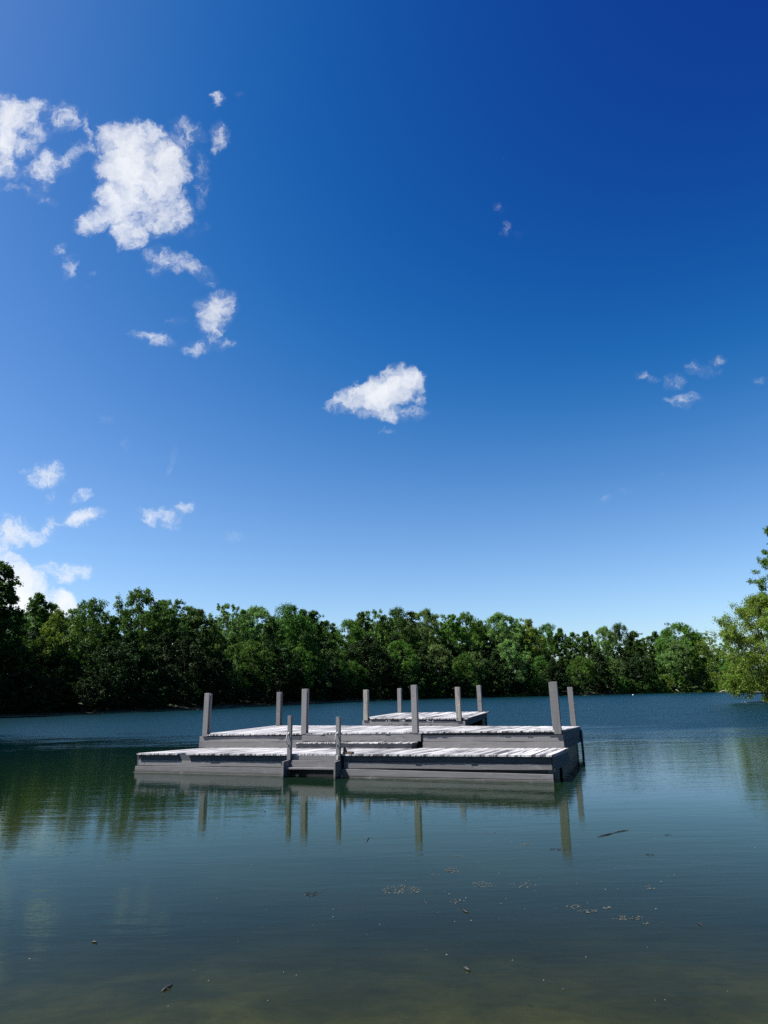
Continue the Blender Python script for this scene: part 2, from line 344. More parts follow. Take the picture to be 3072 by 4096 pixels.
m_deck, t, so = material('weathered_deck')
tcn = t.new('ShaderNodeTexCoord'); O = tcn.outputs['Object']; sp = t.new('ShaderNodeSeparateXYZ', {0: O})
att = t.new('ShaderNodeAttribute', attribute_name='tone'); tone = att.outputs['Fac']
offs = t.new('ShaderNodeCombineXYZ', {0: 0.0, 1: t.math('MULTIPLY', tone, 37.0), 2: 0.0}).outputs[0]
Ob = t.vm('ADD', O, offs)
g1 = t.noise(t.scale(Ob, 10, .26, 3), 1.0, 6, .66, .5).outputs[0]
g2 = t.noise(t.scale(Ob, 60, 2.5, 3), 1.0, 5, .7).outputs[0]
bl = t.noise(O, .55, 4, .6).outputs[0]
c = t.mix(tone, rgb(.25, .243, .244), rgb(.44, .43, .428))
thr = t.math('MULTIPLY_ADD', bl, -.30, .66)
c = t.mix(t.mr(t.math('SUBTRACT', g1, thr), -.03, .06, 0, .95), c, rgb(.028, .025, .028))
c = t.mix(t.mr(g2, .50, .78, 0, .65), c, rgb(.12, .112, .118))
b = t.new('ShaderNodeBsdfPrincipled', {'Base Color': c, 'Roughness': .7}); b.inputs['Specular IOR Level'].default_value = .3
bp = t.new('ShaderNodeBump', {'Strength': .5, 'Distance': .006, 'Height': t.math('ADD', g1, t.math('MULTIPLY', g2, .5))}); t.l.new(bp.outputs[0], b.inputs['Normal'])
t.l.new(b.outputs[0], so)

def plain(name, col, rough=.6, metal=0.0, var=.3, scale=8.0):
    m, t, so = material(name)
    tcn = t.new('ShaderNodeTexCoord'); nz = t.noise(tcn.outputs['Object'], scale, 5, .6).outputs[0]
    c = t.mix(t.mr(nz, .35, .7), col, tuple(x*(1-var) for x in col[:3])+(1,))
    b = t.new('ShaderNodeBsdfPrincipled', {'Base Color': c, 'Roughness': rough, 'Metallic': metal})
    bp = t.new('ShaderNodeBump', {'Strength': .3, 'Distance': .01, 'Height': nz}); t.l.new(bp.outputs[0], b.inputs['Normal'])
    t.l.new(b.outputs[0], so); return m
m_void_float = plain('void_dark_float', rgb(.005, .005, .006), .55)  # floats coloured near black to paint in the dark under the decks
m_handle = plain('cream_handle', rgb(.36, .345, .28), .4, 0, .15)
m_brown = plain('brown_wood', rgb(.075, .042, .02), .7)
m_rope = plain('frayed_tarp', rgb(.28, .28, .28), .8)

# ------------------------------------------------------------------ the dock
EX = np.array([.9355, -.3530, .0075]); EX /= np.linalg.norm(EX)
EY = np.array([.353, .935, -.0344]); EY -= EX*(EX@EY); EY /= np.linalg.norm(EY); EZ = np.cross(EX, EY)
DO = np.array([-6.476, 18.398, .4531])
dock = bpy.data.objects.new('floating_dock', None); C.objects.link(dock)
dock.matrix_world = Matrix(((EX[0], EY[0], EZ[0], DO[0]), (EX[1], EY[1], EZ[1], DO[1]), (EX[2], EY[2], EZ[2], DO[2]), (0, 0, 0, 1)))
tag(dock, 'grey three level floating wooden swim dock with upright posts and a ladder', 'dock')
DM = np.array([EX, EY, EZ])
def loc(p): return DM @ (np.asarray(p, float)-DO)
def wrd(p): return DO + p[0]*EX + p[1]*EY + p[2]*EZ

rnd = random.Random(7)
def deck(name, LF, RF, RB, LB, parent, bw=.14, th=.036, notches=(), short={}):
    LF, RF, RB, LB = [np.array(q, float) for q in (LF, RF, RB, LB)]
    W = np.linalg.norm(RF-LF); nb = round(W/bw); V, F, T = [], [], []
    def P(u, v): return (LF*(1-u)+RF*u)*(1-v) + (LB*(1-u)+RB*u)*v
    depth = np.linalg.norm(LB-LF)
    for i in range(nb):
        u0, u1 = (i+.008+rnd.uniform(-.004, .006))/nb, (i+.966)/nb
        j0 = rnd.choice((0, 0, 0, .001, -.001, .002, .002, -.010) if nb > 30 else (0, .002)); dz = rnd.uniform(-.001, .001); xm = (LF*(1-u0)+RF*u0)[0]
        for (a, bb, e) in notches:
            if a <= xm <= bb: j0 = e+rnd.uniform(-.004, .004)
        if i in short: j0 = short[i]
        j1 = rnd.uniform(-.012, .012); segs = 9; base = len(V); cup = rnd.uniform(-.0006, .0006)
        for k in range(segs+1):
            v = (j0 + (depth-j0+j1)*k/segs)/depth
            wob = .0008*math.sin(k*1.7+i*2.1)
            for u, h in ((u0, 0), (u1, 0), (u1, -th), (u0, -th)):
                q = P(u, v).copy(); q[2] += h+dz+wob+(cup if u == u0 else -cup); V.append(q)
        for k in range(segs):
            a = base+4*k
            for c0 in range(4):
                c1 = (c0+1) % 4; F.append((a+c0, a+c1, a+4+c1, a+4+c0)); T.append(i)
        F.append((base+3, base+2, base+1, base)); T.append(i); e = base+4*segs; F.append((e, e+1, e+2, e+3)); T.append(i)
    rr = np.random.RandomState(len(V)).rand(nb+1)
    o = np_mesh(name, np.array(V), np.array(F), m_deck, parent, np.array([rr[q] for q in T]))
    return o

def board(name, pts, y0, y1, mat, parent, bevel=.004, segs=24, wob=.004):
    """long board; pts = left bottom, right bottom, right top, left top in (x, z); slightly uneven edges"""
    m = MB(); a, b_, c_, d_ = [np.array(q, float) for q in pts]; vs = []
    ph = rnd.uniform(0, 6)
    for k in range(segs+1):
        s = k/segs; lo = a*(1-s)+b_*s; hi = d_*(1-s)+c_*s
        e1 = wob*(math.sin(s*9+ph)+.5*math.sin(s*23+ph*2)); e2 = wob*(math.sin(s*11+ph*1.7)+.4*math.sin(s*31+ph)); ey = wob*.8*math.sin(s*7+ph)
        vs += [(lo[0], y0+ey, lo[1]+e1), (lo[0], y1+ey, lo[1]+e1), (hi[0], y1+ey, hi[1]+e2), (hi[0], y0+ey, hi[1]+e2)]
    fs = []
    for k in range(segs):
        q = 4*k
        for c0 in range(4):
            c1 = (c0+1) % 4; fs.append((q+c0, q+4+c0, q+4+c1, q+c1))
    fs.append((0, 1, 2, 3)); e = 4*segs; fs.append((e+3, e+2, e+1, e))
    return m.add(vs, fs).build(name, mat, parent, bevel)

# ---- lower platform
low = empty('lower_platform', parent=dock); low['label'] = 'lowest and nearest level of the dock'
LW = 10.51
deck('deck', (0, -.055, 0), (LW, -.055, 0.0), (LW, 3.12, .012), (-.02, 3.12, .012), low, notches=[(4.42, 5.78, .035)], short={9: .30, 10: .42})
def low_face(x0, x1):
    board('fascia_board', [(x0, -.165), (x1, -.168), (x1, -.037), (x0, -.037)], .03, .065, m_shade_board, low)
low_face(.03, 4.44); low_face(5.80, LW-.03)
board('fascia_board', [(.02, -.303), (4.40, -.300), (4.40, -.172), (.02, -.168)], .012, .05, m_paint, low)
board('fascia_board', [(5.82, -.305), (LW-.02, -.300), (LW-.02, -.172), (5.82, -.172)], .008, .05, m_paint, low)
board('fascia_board', [(-.02, -.455), (4.41, -.50), (4.41, -.315), (-.02, -.308)], -.050, .0, m_paint, low)
board('fascia_board', [(5.80, -.47), (LW-.005, -.475), (LW-.005, -.378), (5.80, -.318)], -.050, .0, m_paint, low, wob=.002)
board('fascia_board', [(5.80, -.66), (LW, -.68), (LW, -.484), (5.80, -.480)], -.060, -.01, m_paint, low, wob=.002)
board('waterline_ledge', [(-.02, -.60), (4.42, -.64), (4.42, -.478), (-.02, -.4465)], -.10, -.053, m_paint, low, wob=.0015)
MB().box(4.50, 5.74, -.018, .034, -.135, -.037).build('fascia_board', m_paint, low, .004)
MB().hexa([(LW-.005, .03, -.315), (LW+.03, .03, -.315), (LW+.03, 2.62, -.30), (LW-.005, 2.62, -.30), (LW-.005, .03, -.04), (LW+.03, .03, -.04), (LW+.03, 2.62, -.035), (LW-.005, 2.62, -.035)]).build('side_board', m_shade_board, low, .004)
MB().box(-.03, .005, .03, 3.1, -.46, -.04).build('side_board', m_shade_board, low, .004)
fl = MB()
for k in range(7):
    x0 = .25+k*1.46; fl.box(x0, x0+1.25, .25, 2.9, -.85, -.09)
fl.box(.05, LW-.12, .10, .14, -.9, -.04); fl.build('float', m_void_float, low, .03)  # long front sheet added to black out the space under the deck

# ---- middle platform
mid = empty('middle_platform', parent=dock); mid['label'] = 'raised middle level of the dock with six posts'
XL, XR = -.285, 10.405
deck('deck', (XL, 2.955, .388), (XR+.02, 2.955, .430), (XR+.0, 7.56, .461), (XL-.01, 7.56, .594), mid,
     notches=[(XL-.05, -.04, .19), (3.12, 3.30, .13), (6.46, 6.62, .13), (10.15, 10.5, .16)])
def mid_front(x0, x1, z0, z1, y, m=m_paint): board('fascia_board', [(x0, z0[0]), (x1, z0[1]), (x1, z1[1]), (x0, z1[0])], y, y+.04, m, mid, segs=14)
mid_front(XL, 3.18, (.168, .170), (.325, .335), 2.995); mid_front(XL, 3.18, (.012, .010), (.162, .160), 2.985)
mid_front(3.19, 6.72, (.19, .18), (.378, .385), 2.965)
mid_front(6.76, XR, (.165, .158), (.330, .318), 2.995); mid_front(6.76, XR+.005, (.012, .004), (.158, .150), 2.985)
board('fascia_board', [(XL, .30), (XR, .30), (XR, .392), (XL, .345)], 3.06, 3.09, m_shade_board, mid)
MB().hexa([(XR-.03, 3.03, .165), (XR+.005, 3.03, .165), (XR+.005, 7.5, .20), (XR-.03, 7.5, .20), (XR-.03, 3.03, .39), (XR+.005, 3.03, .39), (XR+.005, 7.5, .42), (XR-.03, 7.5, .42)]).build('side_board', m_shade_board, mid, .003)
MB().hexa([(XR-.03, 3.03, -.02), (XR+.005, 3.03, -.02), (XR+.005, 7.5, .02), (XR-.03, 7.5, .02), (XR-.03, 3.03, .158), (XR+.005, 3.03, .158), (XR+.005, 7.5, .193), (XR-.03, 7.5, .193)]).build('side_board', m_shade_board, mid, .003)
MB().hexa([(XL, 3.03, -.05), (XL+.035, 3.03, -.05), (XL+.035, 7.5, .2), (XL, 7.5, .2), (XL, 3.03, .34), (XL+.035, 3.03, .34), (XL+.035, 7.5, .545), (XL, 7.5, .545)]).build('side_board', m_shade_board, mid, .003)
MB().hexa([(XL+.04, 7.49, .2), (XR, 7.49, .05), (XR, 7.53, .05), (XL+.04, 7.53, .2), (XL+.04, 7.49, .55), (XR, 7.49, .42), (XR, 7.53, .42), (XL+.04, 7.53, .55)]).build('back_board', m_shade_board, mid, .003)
fl = MB()
for k in range(7):
    x0 = XL+.2+k*1.48; fl.box(x0, x0+1.3, 3.3, 7.3, -.85, .22)
fl.box(XR-.16, XR-.10, 3.1, 7.3, -.85, .1)  # upright sheet added to black out the right side below the boards
fl.build('float', m_void_float, mid, .03)
MB().box(XR+.012, XR+.07, 7.05, 7.22, -.30, .36).build('bumper', m_shade_board, mid, .012)

def post(parent, x0, x1, y0, z0, z1, mat, lean=0.0, y1=None):
    """boxed post: front plank, recessed core, rear block"""
    y1 = y1 or y0+(x1-x0)*1.0; m = MB(); t1 = .038
    def seg(xa, xb, ya, yb, za=z0, zb=z1):
        m.hexa([(xa, ya, za), (xb, ya, za), (xb, yb, za), (xa, yb, za), (xa+lean, ya, zb), (xb+lean, ya, zb), (xb+lean, yb, zb), (xa+lean, yb, zb)])
    seg(x0, x1, y0, y0+t1); seg(x0+.012, x1-.060, y0+t1, y0+t1+.040, z0, z1-.006); seg(x0, x1-.004, y0+t1+.040, y1, z0, z1+rnd.uniform(-.012, .006))
    return m.build('post', mat, parent, .006)
post(mid, -.172, .002, 2.955, .328, 1.588, m_paint_v, -.004)
post(mid, 3.156, 3.318, 2.950, .380, 1.618, m_paint_v, .0)
post(mid, 6.480, 6.636, 2.950, .382, 1.629, m_paint_v, -.006)
p4 = post(mid, 10.205, 10.378, 2.935, .335, 1.596, m_paint_v, -.012)
MB().hexa([(10.168, 2.975, .36), (10.200, 2.975, .36), (10.200, 3.10, .36), (10.168, 3.10, .36), (10.156, 2.975, 1.585), (10.188, 2.975, 1.585), (10.188, 3.10, 1.585), (10.156, 3.10, 1.585)]).build('post_cladding', m_paint_v, mid, .004)
post(mid, -.212, -.045, 7.42, .59, 1.758, m_paint_v, -.01); post(mid, 10.135, 10.295, 7.40, .45, 1.632, m_paint_v, -.012)
# wide step up to the middle level
stp = empty('step', parent=mid)
deck('step_top', (3.20, 2.50, .168), (6.64, 2.50, .164), (6.64, 2.96, .168), (3.20, 2.96, .172), stp, bw=.14, th=.03)
board('step_riser', [(3.22, .004), (6.60, .004), (6.60, .133), (3.22, .137)], 2.54, 2.575, m_paint, stp)
MB().box(6.575, 6.61, 2.577, 2.96, .004, .134).build('step_side', m_shade_board, stp, .003)

# ---- rear platform
rear = empty('rear_platform', parent=dock); rear['label'] = 'small highest level at the back of the dock with four posts'
deck('deck', (3.10, 7.60, .806), (6.83, 7.60, .748), (6.85, 11.0, .978), (3.14, 11.0, .993), rear, notches=[(3.05, 3.32, .17), (6.44, 6.62, .13)])
board('fascia_board', [(3.07, .565), (6.74, .508), (6.74, .662), (3.07, .722)], 7.64, 7.68, m_paint, rear, segs=12)
board('fascia_board', [(3.10, .66), (6.74, .62), (6.74, .705), (3.10, .765)], 7.70, 7.73, m_shade_board, rear, segs=8)
MB().hexa([(6.71, 7.685, .50), (6.745, 7.685, .50), (6.745, 10.9, .76), (6.71, 10.9, .76), (6.71, 7.685, .70), (6.745, 7.685, .70), (6.745, 10.9, .93), (6.71, 10.9, .93)]).build('side_board', m_shade_board, rear, .003)
MB().hexa([(3.07, 7.685, .56), (3.105, 7.685, .56), (3.105, 10.9, .74), (3.07, 10.9, .74), (3.07, 7.685, .765), (3.105, 7.685, .765), (3.105, 10.9, .95), (3.07, 10.9, .95)]).build('side_board', m_shade_board, rear, .003)
MB().box(3.1, 6.74, 10.86, 10.9, .3, .93).build('back_board', m_shade_board, rear, .003)
MB().box(6.35, 6.70, 10.3, 10.84, -.9, .78).build('float', m_void_float, rear, .02)
MB().box(3.3, 6.2, 7.9, 10.7, -.9, .45).build('float', m_void_float, rear, .02)  # block added as the black void below the rear deck
pk = post(rear, 3.128, 3.290, 7.60, .722, 1.752, m_peel_v); pk['label'] = 'post with peeling paint'
pk = post(rear, 6.455, 6.615, 7.60, .662, 1.750, m_bare_v, -.008); pk['label'] = 'bare weathered wooden post'
post(rear, 3.25, 3.40, 10.78, .985, 1.907, m_paint_v); post(rear, 6.44, 6.60, 10.78, .975, 1.931, m_paint_v, -.012)
rr = random.Random(3)
for (cx, n_) in ((4.05, 5), (4.55, 12), (5.55, 8)):
    tf = MB()
    for k in range(n_):
        x = cx+rr.uniform(-.12, .12); z = .745-(x-3.1)*.015
        tf.tube([(x, 7.592, z), (x+rr.uniform(-.03, .03), 7.57, z-.04), (x+rr.uniform(-.06, .06), 7.575, z-rr.uniform(.06, .10))], .006, 5)
    tf.build('frayed_rope', m_rope, rear)

# ---- ladder
lad = empty('ladder', parent=dock); lad['label'] = 'boarding ladder with two rail posts'
def stringer(x):
    return MB().hexa([(x, -.36, -.85), (x+.042, -.36, -.85), (x+.042, -.035, -.85), (x, -.035, -.85), (x, -.36, -.152), (x+.042, -.36, -.152), (x+.042, -.035, -.128), (x, -.035, -.128)]).build('stringer', m_paint_v, lad, .004)
stringer(4.425); stringer(5.735)
for x0, zt in ((4.402, .862), (5.668, .815)):
    MB().hexa([(x0, -.10, -.13), (x0+.092, -.10, -.13), (x0+.092, -.012, -.13), (x0, -.012, -.13), (x0-.008, -.10, zt), (x0+.084, -.10, zt), (x0+.084, -.012, zt), (x0-.008, -.012, zt)]).build('rail_post', m_paint_v, lad, .004)
    xc = x0+.035; zs = [.215, .215, .235, .29, .37, .42, .44, .44]; ys = [-.102, -.125, -.150, -.163, -.163, -.150, -.125, -.102]
    hd = MB().tube([(xc-.004*k*(7-k)*.55, ys[k], zs[k]) for k in range(8)], .011, 8)
    for zz in (.455, .20): hd.box(xc-.016, xc+.016, -.109, -.1015, zz-.024, zz+.024)
    hd.build('handle', m_handle, lad, 0, True)
MB().box(4.469, 5.733, -.075, -.036, -.285, -.138).build('riser', m_paint, lad, .004)
MB().box(4.469, 5.733, -.29, -.036, -.325, -.287).build('tread', m_paint, lad, .005)
MB().box(4.469, 5.733, -.36, -.12, -.565, -.528).build('tread', m_paint, lad, .005)
MB().box(5.69, 5.735, -.122, -.101, -.125, -.03).build('bracket', m_handle, lad, .006)

# ---- small brown bracket lying on the deck
q = wrd((5.93, .02, .004)); bo = empty('wooden_cleat', V3(q)); bo.rotation_euler = (0, 0, -.36)
tag(bo, 'small brown wooden cleat lying on the lower deck beside the right ladder post', 'cleat')
MB().hexa([(-.13, -.05, .001), (.12, -.05, .001), (.12, .06, .001), (-.13, .06, .001), (-.13, -.05, .045), (.11, -.05, .05), (.11, .06, .05), (-.13, .06, .045)]).build('base', m_brown, bo, .008)
MB().hexa([(-.13, -.03, .046), (-.04, -.03, .046), (-.04, .04, .046), (-.13, .04, .046), (-.125, -.02, .14), (-.09, -.02, .15), (-.09, .03, .15), (-.125, .03, .14)]).build('upright', m_brown, bo, .01)
# ------------------------------------------------------------------ foliage
def leaf_mat(name, c_dark, c_light, trans=.25):
    m, t, so = material(name)
    oi = t.new('ShaderNodeObjectInfo'); att = t.new('ShaderNodeAttribute', attribute_name='tone'); tcn = t.new('ShaderNodeTexCoord')
    nz = t.noise(tcn.outputs['Object'], .45, 3, .6).outputs[0]
    f = t.math('ADD', t.math('MULTIPLY', att.outputs['Fac'], .55), t.math('MULTIPLY', nz, .45))
    c = t.mix(f, c_dark, c_light)
    hsn = t.new('ShaderNodeHueSaturation', {'Hue': t.mr(oi.outputs['Random'], 0, 1, .490, .515), 'Saturation': 1.0, 'Value': t.mr(oi.outputs['Random'], 0, 1, .72, 1.25), 'Color': c})
    d = t.new('ShaderNodeBsdfDiffuse', {'Color': hsn.outputs[0]}); tl = t.new('ShaderNodeBsdfTranslucent', {'Color': hsn.outputs[0]})
    gl = t.new('ShaderNodeBsdfGlossy', {'Color': rgb(.5, .5, .5), 'Roughness': .45})
    a = t.new('ShaderNodeMixShader', {0: trans}); t.l.new(d.outputs[0], a.inputs[1]); t.l.new(tl.outputs[0], a.inputs[2])
    bmx = t.new('ShaderNodeMixShader', {0: .02}); t.l.new(a.outputs[0], bmx.inputs[1]); t.l.new(gl.outputs[0], bmx.inputs[2])
    t.l.new(bmx.outputs[0], so); return m
m_leaf_dark = leaf_mat('dark_green_leaves', rgb(.012, .034, .004), rgb(.068, .145, .016))
m_leaf_mid = leaf_mat('green_leaves', rgb(.022, .060, .006), rgb(.105, .215, .024))
m_leaf_pale = leaf_mat('pale_green_leaves', rgb(.036, .076, .016), rgb(.150, .245, .056))
m_leaf_yellow = leaf_mat('yellow_green_leaves', rgb(.065, .115, .012), rgb(.215, .34, .040), .45)
m_leaf_shaded = leaf_mat('shade_darkened_leaves', rgb(.005, .016, .003), rgb(.024, .050, .008), .12)  # leaf colour taken near black: the shade of the bank is painted in
m_bark = plain('grey_brown_bark', rgb(.045, .038, .03), .9, 0, .5, 3.0)
m_bark_pale = plain('pale_bark', rgb(.24, .225, .20), .85, 0, .4, 3.0)

def unit(v): return v/(np.linalg.norm(v)+1e-9)
def make_tree(seed, H, R, base=.25, shape='round', leaf=.34, n_leaf=9000, clump=1.0, openness=.3, limbs=16, lean=0.0, trunk_r=.22, subs=4, fill=90):
    """returns (trunk MB, leaf verts, leaf faces, tone). crown from base*H to H, radius R"""
    rs = np.random.RandomState(seed); tb = MB(); pts = []
    k = 7; tr = []
    for i in range(k+1):
        s = i/k; tr.append(np.array([lean*s*s*H+.02*H*math.sin(s*4+seed), .015*H*math.sin(s*5+seed*2), s*H*.93]))
    tb.tube(tr, [trunk_r*(1-.88*(i/k)**.8) for i in range(k+1)], 7)
    def trunk_at(s):
        i = min(int(s*k), k-1); f = s*k-i; return tr[i]*(1-f)+tr[i+1]*f
    def prof(s):      # s 0..1 within the crown
        if shape == 'round': return math.sqrt(max(0, 1-(2*s-.86)**2/1.35))
        if shape == 'oval': return max(.12, math.sin(math.pi*min(1, s*.93+.12))**.75)
        if shape == 'cone': return max(.1, (1-s)**.7*.95+.08)*min(1, s*5+.4)
        if shape == 'vase': return .35+.65*math.sin(math.pi*min(1, .15+.75*s))
        return 1
    cl = []
    for i in range(limbs):
        s = (i+.5+rs.uniform(-.4, .4))/limbs; s = min(max(s, 0.02), .98); zc = base+(1-base)*s
        az = i*2.399+rs.uniform(-.5, .5); r = R*prof(s)*rs.uniform(.72, 1.12)
        st = trunk_at(max(.06, min(.95, zc-.10-.10*rs.rand()))); tip = trunk_at(min(zc, .99))*np.array([1, 1, 0]) + np.array([math.cos(az)*r, math.sin(az)*r, zc*H])
        if s > .9: tip = trunk_at(.99)+np.array([rs.uniform(-.3, .3), rs.uniform(-.3, .3), 0])*R*.5+np.array([0, 0, (H-trunk_at(.99)[2])*.8])
        midp = st*.45+tip*.55+np.array([0, 0, -.04*H*rs.rand()+.03*H])
        L = np.linalg.norm(tip-st)
        tb.tube([st, st*.7+midp*.3+rs.uniform(-.03, .03, 3)*L, midp, tip], [trunk_r*.42*(1-s*.5), trunk_r*.30*(1-s*.5), trunk_r*.2*(1-s*.5), .02], 5)
        cl.append((tip, 1.0))
        for j in range(subs):
            f = rs.uniform(.35, 1.0); bp_ = st*(1-f)+tip*f if f > .55 else midp*f+st*(1-f)
            dirn = unit(rs.normal(size=3)+np.array([math.cos(az), math.sin(az), .55])*.8); q = bp_+dirn*L*rs.uniform(.18, .42)
            if q[2] > H*1.0: q[2] = H*rs.uniform(.93, 1.0)
            q[2] = max(q[2], base*H*.75)
            tb.tube([bp_, (bp_+q)/2+rs.uniform(-.02, .02, 3)*L, q], [trunk_r*.14, trunk_r*.09, .012], 4)
            cl.append((q, rs.uniform(.55, 1.0)))
    for i in range(int(fill*(1.15-openness*.4))):
        s = rs.rand()**.85; az = rs.uniform(0, 6.283); lump = 1+.16*math.sin(az*3+seed+s*5)+.12*math.sin(az*2-s*9+seed*2)
        rr_ = R*prof(s)*lump*rs.uniform(.25, 1.0)**.45*.96; zc = (base+(1-base)*s)*H
        cl.append((trunk_at(min(zc/H, .98))*np.array([1, 1, 0])+np.array([rr_*math.cos(az), rr_*math.sin(az), min(zc, H*.985)]), rs.uniform(.6, .95)))
    cl = [c for c in cl if rs.rand() > openness*.35]
    wts = np.array([c[1]**2 for c in cl]); cnt = np.maximum(6, (wts/wts.sum()*n_leaf)).astype(int)
    cs = .135*R*clump*(.8+.5*rs.rand(len(cl))); cen, nor = [], []
    for (c, wt), nn, sz in zip(cl, cnt, cs):
        sub = max(2, nn//26); sc_ = rs.normal(size=(sub, 3)); sc_ /= np.linalg.norm(sc_, axis=1)[:, None]; sc_ *= (rs.rand(sub, 1)**.45)*sz*wt*np.array([1.55, 1.55, 1.0])
        pick = rs.randint(0, sub, nn); off = rs.normal(size=(nn, 3))*sz*.30
        p = c+sc_[pick]+off; cen.append(p); nor.append(off/sz*1.2+sc_[pick]/sz*.5+rs.normal(size=(nn, 3))*.55+np.array([0, 0, .55]))
    cen = np.vstack(cen); nor = np.vstack(nor); nor /= np.linalg.norm(nor, axis=1)[:, None]
    N = len(cen); a = np.cross(nor, rs.normal(size=(N, 3))); a /= np.linalg.norm(a, axis=1)[:, None]; b = np.cross(nor, a)
    sz = leaf*rs.uniform(.55, 1.25, (N, 1)); a = a*sz*.5; b = b*sz*.36
    droop = nor*sz*.12
    V = np.stack([cen-a-droop, cen-b, cen+a-droop, cen+b], 1).reshape(-1, 3); V[:, 2] = np.maximum(V[:, 2], .02*H)
    F = np.arange(4*N).reshape(N, 4); return tb, V, F, rs.rand(N)

PROTO = {}
def proto(key, leafm, bark=None, **kw):
    tb, V, F, T = make_tree(**kw)
    me_t = bpy.data.meshes.new('trunk'); me_t.from_pydata(tb.v, [], tb.f); me_t.materials.append(bark or m_bark); me_t.polygons.foreach_set('use_smooth', [True]*len(me_t.polygons))
    o = np_mesh('crown', V, F, leafm, None, T); me_c = o.data; bpy.data.objects.remove(o)
    PROTO[key] = (me_t, me_c, kw['H'])
def tree(name, key, x, y, H, rz, label, cat='tree', group=None, sx=1.0, z=None, tilt=0.0):
    me_t, me_c, h0 = PROTO[key]
    if z is None: z = float(terrain([(x, y)])[0])-.05
    s = H/h0; r = empty(name, (x, y, z), rz); r.scale = (s*sx, s*sx, s); r.rotation_euler = (tilt, 0, rz)
    tag(r, label, cat, group)
    for nm, me in (('trunk', me_t), ('crown', me_c)):
        c = bpy.data.objects.new(nm, me); C.objects.link(c); c.parent = r
    return r

proto('round', m_leaf_mid, seed=11, H=20, R=6.2, base=.22, shape='round', leaf=.36, n_leaf=22000, openness=.3, limbs=20)
proto('round2', m_leaf_pale, seed=12, H=20, R=6.6, base=.30, shape='round', leaf=.36, n_leaf=20000, openness=.5, limbs=18)
proto('oval', m_leaf_dark, seed=13, H=20, R=4.6, base=.18, shape='oval', leaf=.36, n_leaf=20000, openness=.3, limbs=20)
proto('oval2', m_leaf_mid, seed=14, H=20, R=4.4, base=.28, shape='oval', leaf=.34, n_leaf=17000, openness=.6, limbs=18)
proto('open', m_leaf_pale, seed=15, H=20, R=5.2, base=.42, shape='vase', leaf=.36, n_leaf=8000, openness=1.2, limbs=15, clump=.85)
proto('spire', m_leaf_dark, seed=16, H=20, R=3.6, base=.15, shape='cone', leaf=.34, n_leaf=17000, openness=.4, limbs=22)
proto('dense', m_leaf_dark, seed=17, H=18, R=6.0, base=.10, shape='round', leaf=.34, n_leaf=22000, openness=.1, limbs=22, clump=1.15)
proto('shrub', m_leaf_dark, seed=18, H=8, R=4.0, base=.04, shape='round', leaf=.36, n_leaf=8000, openness=.1, limbs=16, clump=1.2, trunk_r=.10)
proto('shrub2', m_leaf_mid, seed=19, H=8, R=3.4, base=.03, shape='oval', leaf=.36, n_leaf=7000, openness=.3, limbs=14, clump=1.1, trunk_r=.09)
proto('shadedround', m_leaf_shaded, seed=22, H=18, R=6.0, base=.08, shape='round', leaf=.40, n_leaf=22000, openness=.1, limbs=22, clump=1.1)
proto('shadedoval', m_leaf_shaded, seed=23, H=20, R=4.8, base=.10, shape='oval', leaf=.38, n_leaf=20000, openness=.2, limbs=20)
proto('shadedshrub', m_leaf_shaded, seed=24, H=8, R=4.2, base=.03, shape='round', leaf=.36, n_leaf=9000, openness=.1, limbs=16, clump=1.2, trunk_r=.10)
proto('sunshrub', m_leaf_yellow, seed=25, H=8, R=4.0, base=.03, shape='round', leaf=.34, n_leaf=9000, openness=.2, limbs=16, clump=1.1, trunk_r=.10)
proto('bright', m_leaf_yellow, seed=20, H=18, R=5.2, base=.16, shape='oval', leaf=.36, n_leaf=20000, openness=.3, limbs=20)
proto('palebark', m_leaf_pale, m_bark_pale, seed=21, H=20, R=5.6, base=.34, shape='vase', leaf=.34, n_leaf=9000, openness=1.0, limbs=13, trunk_r=.26)

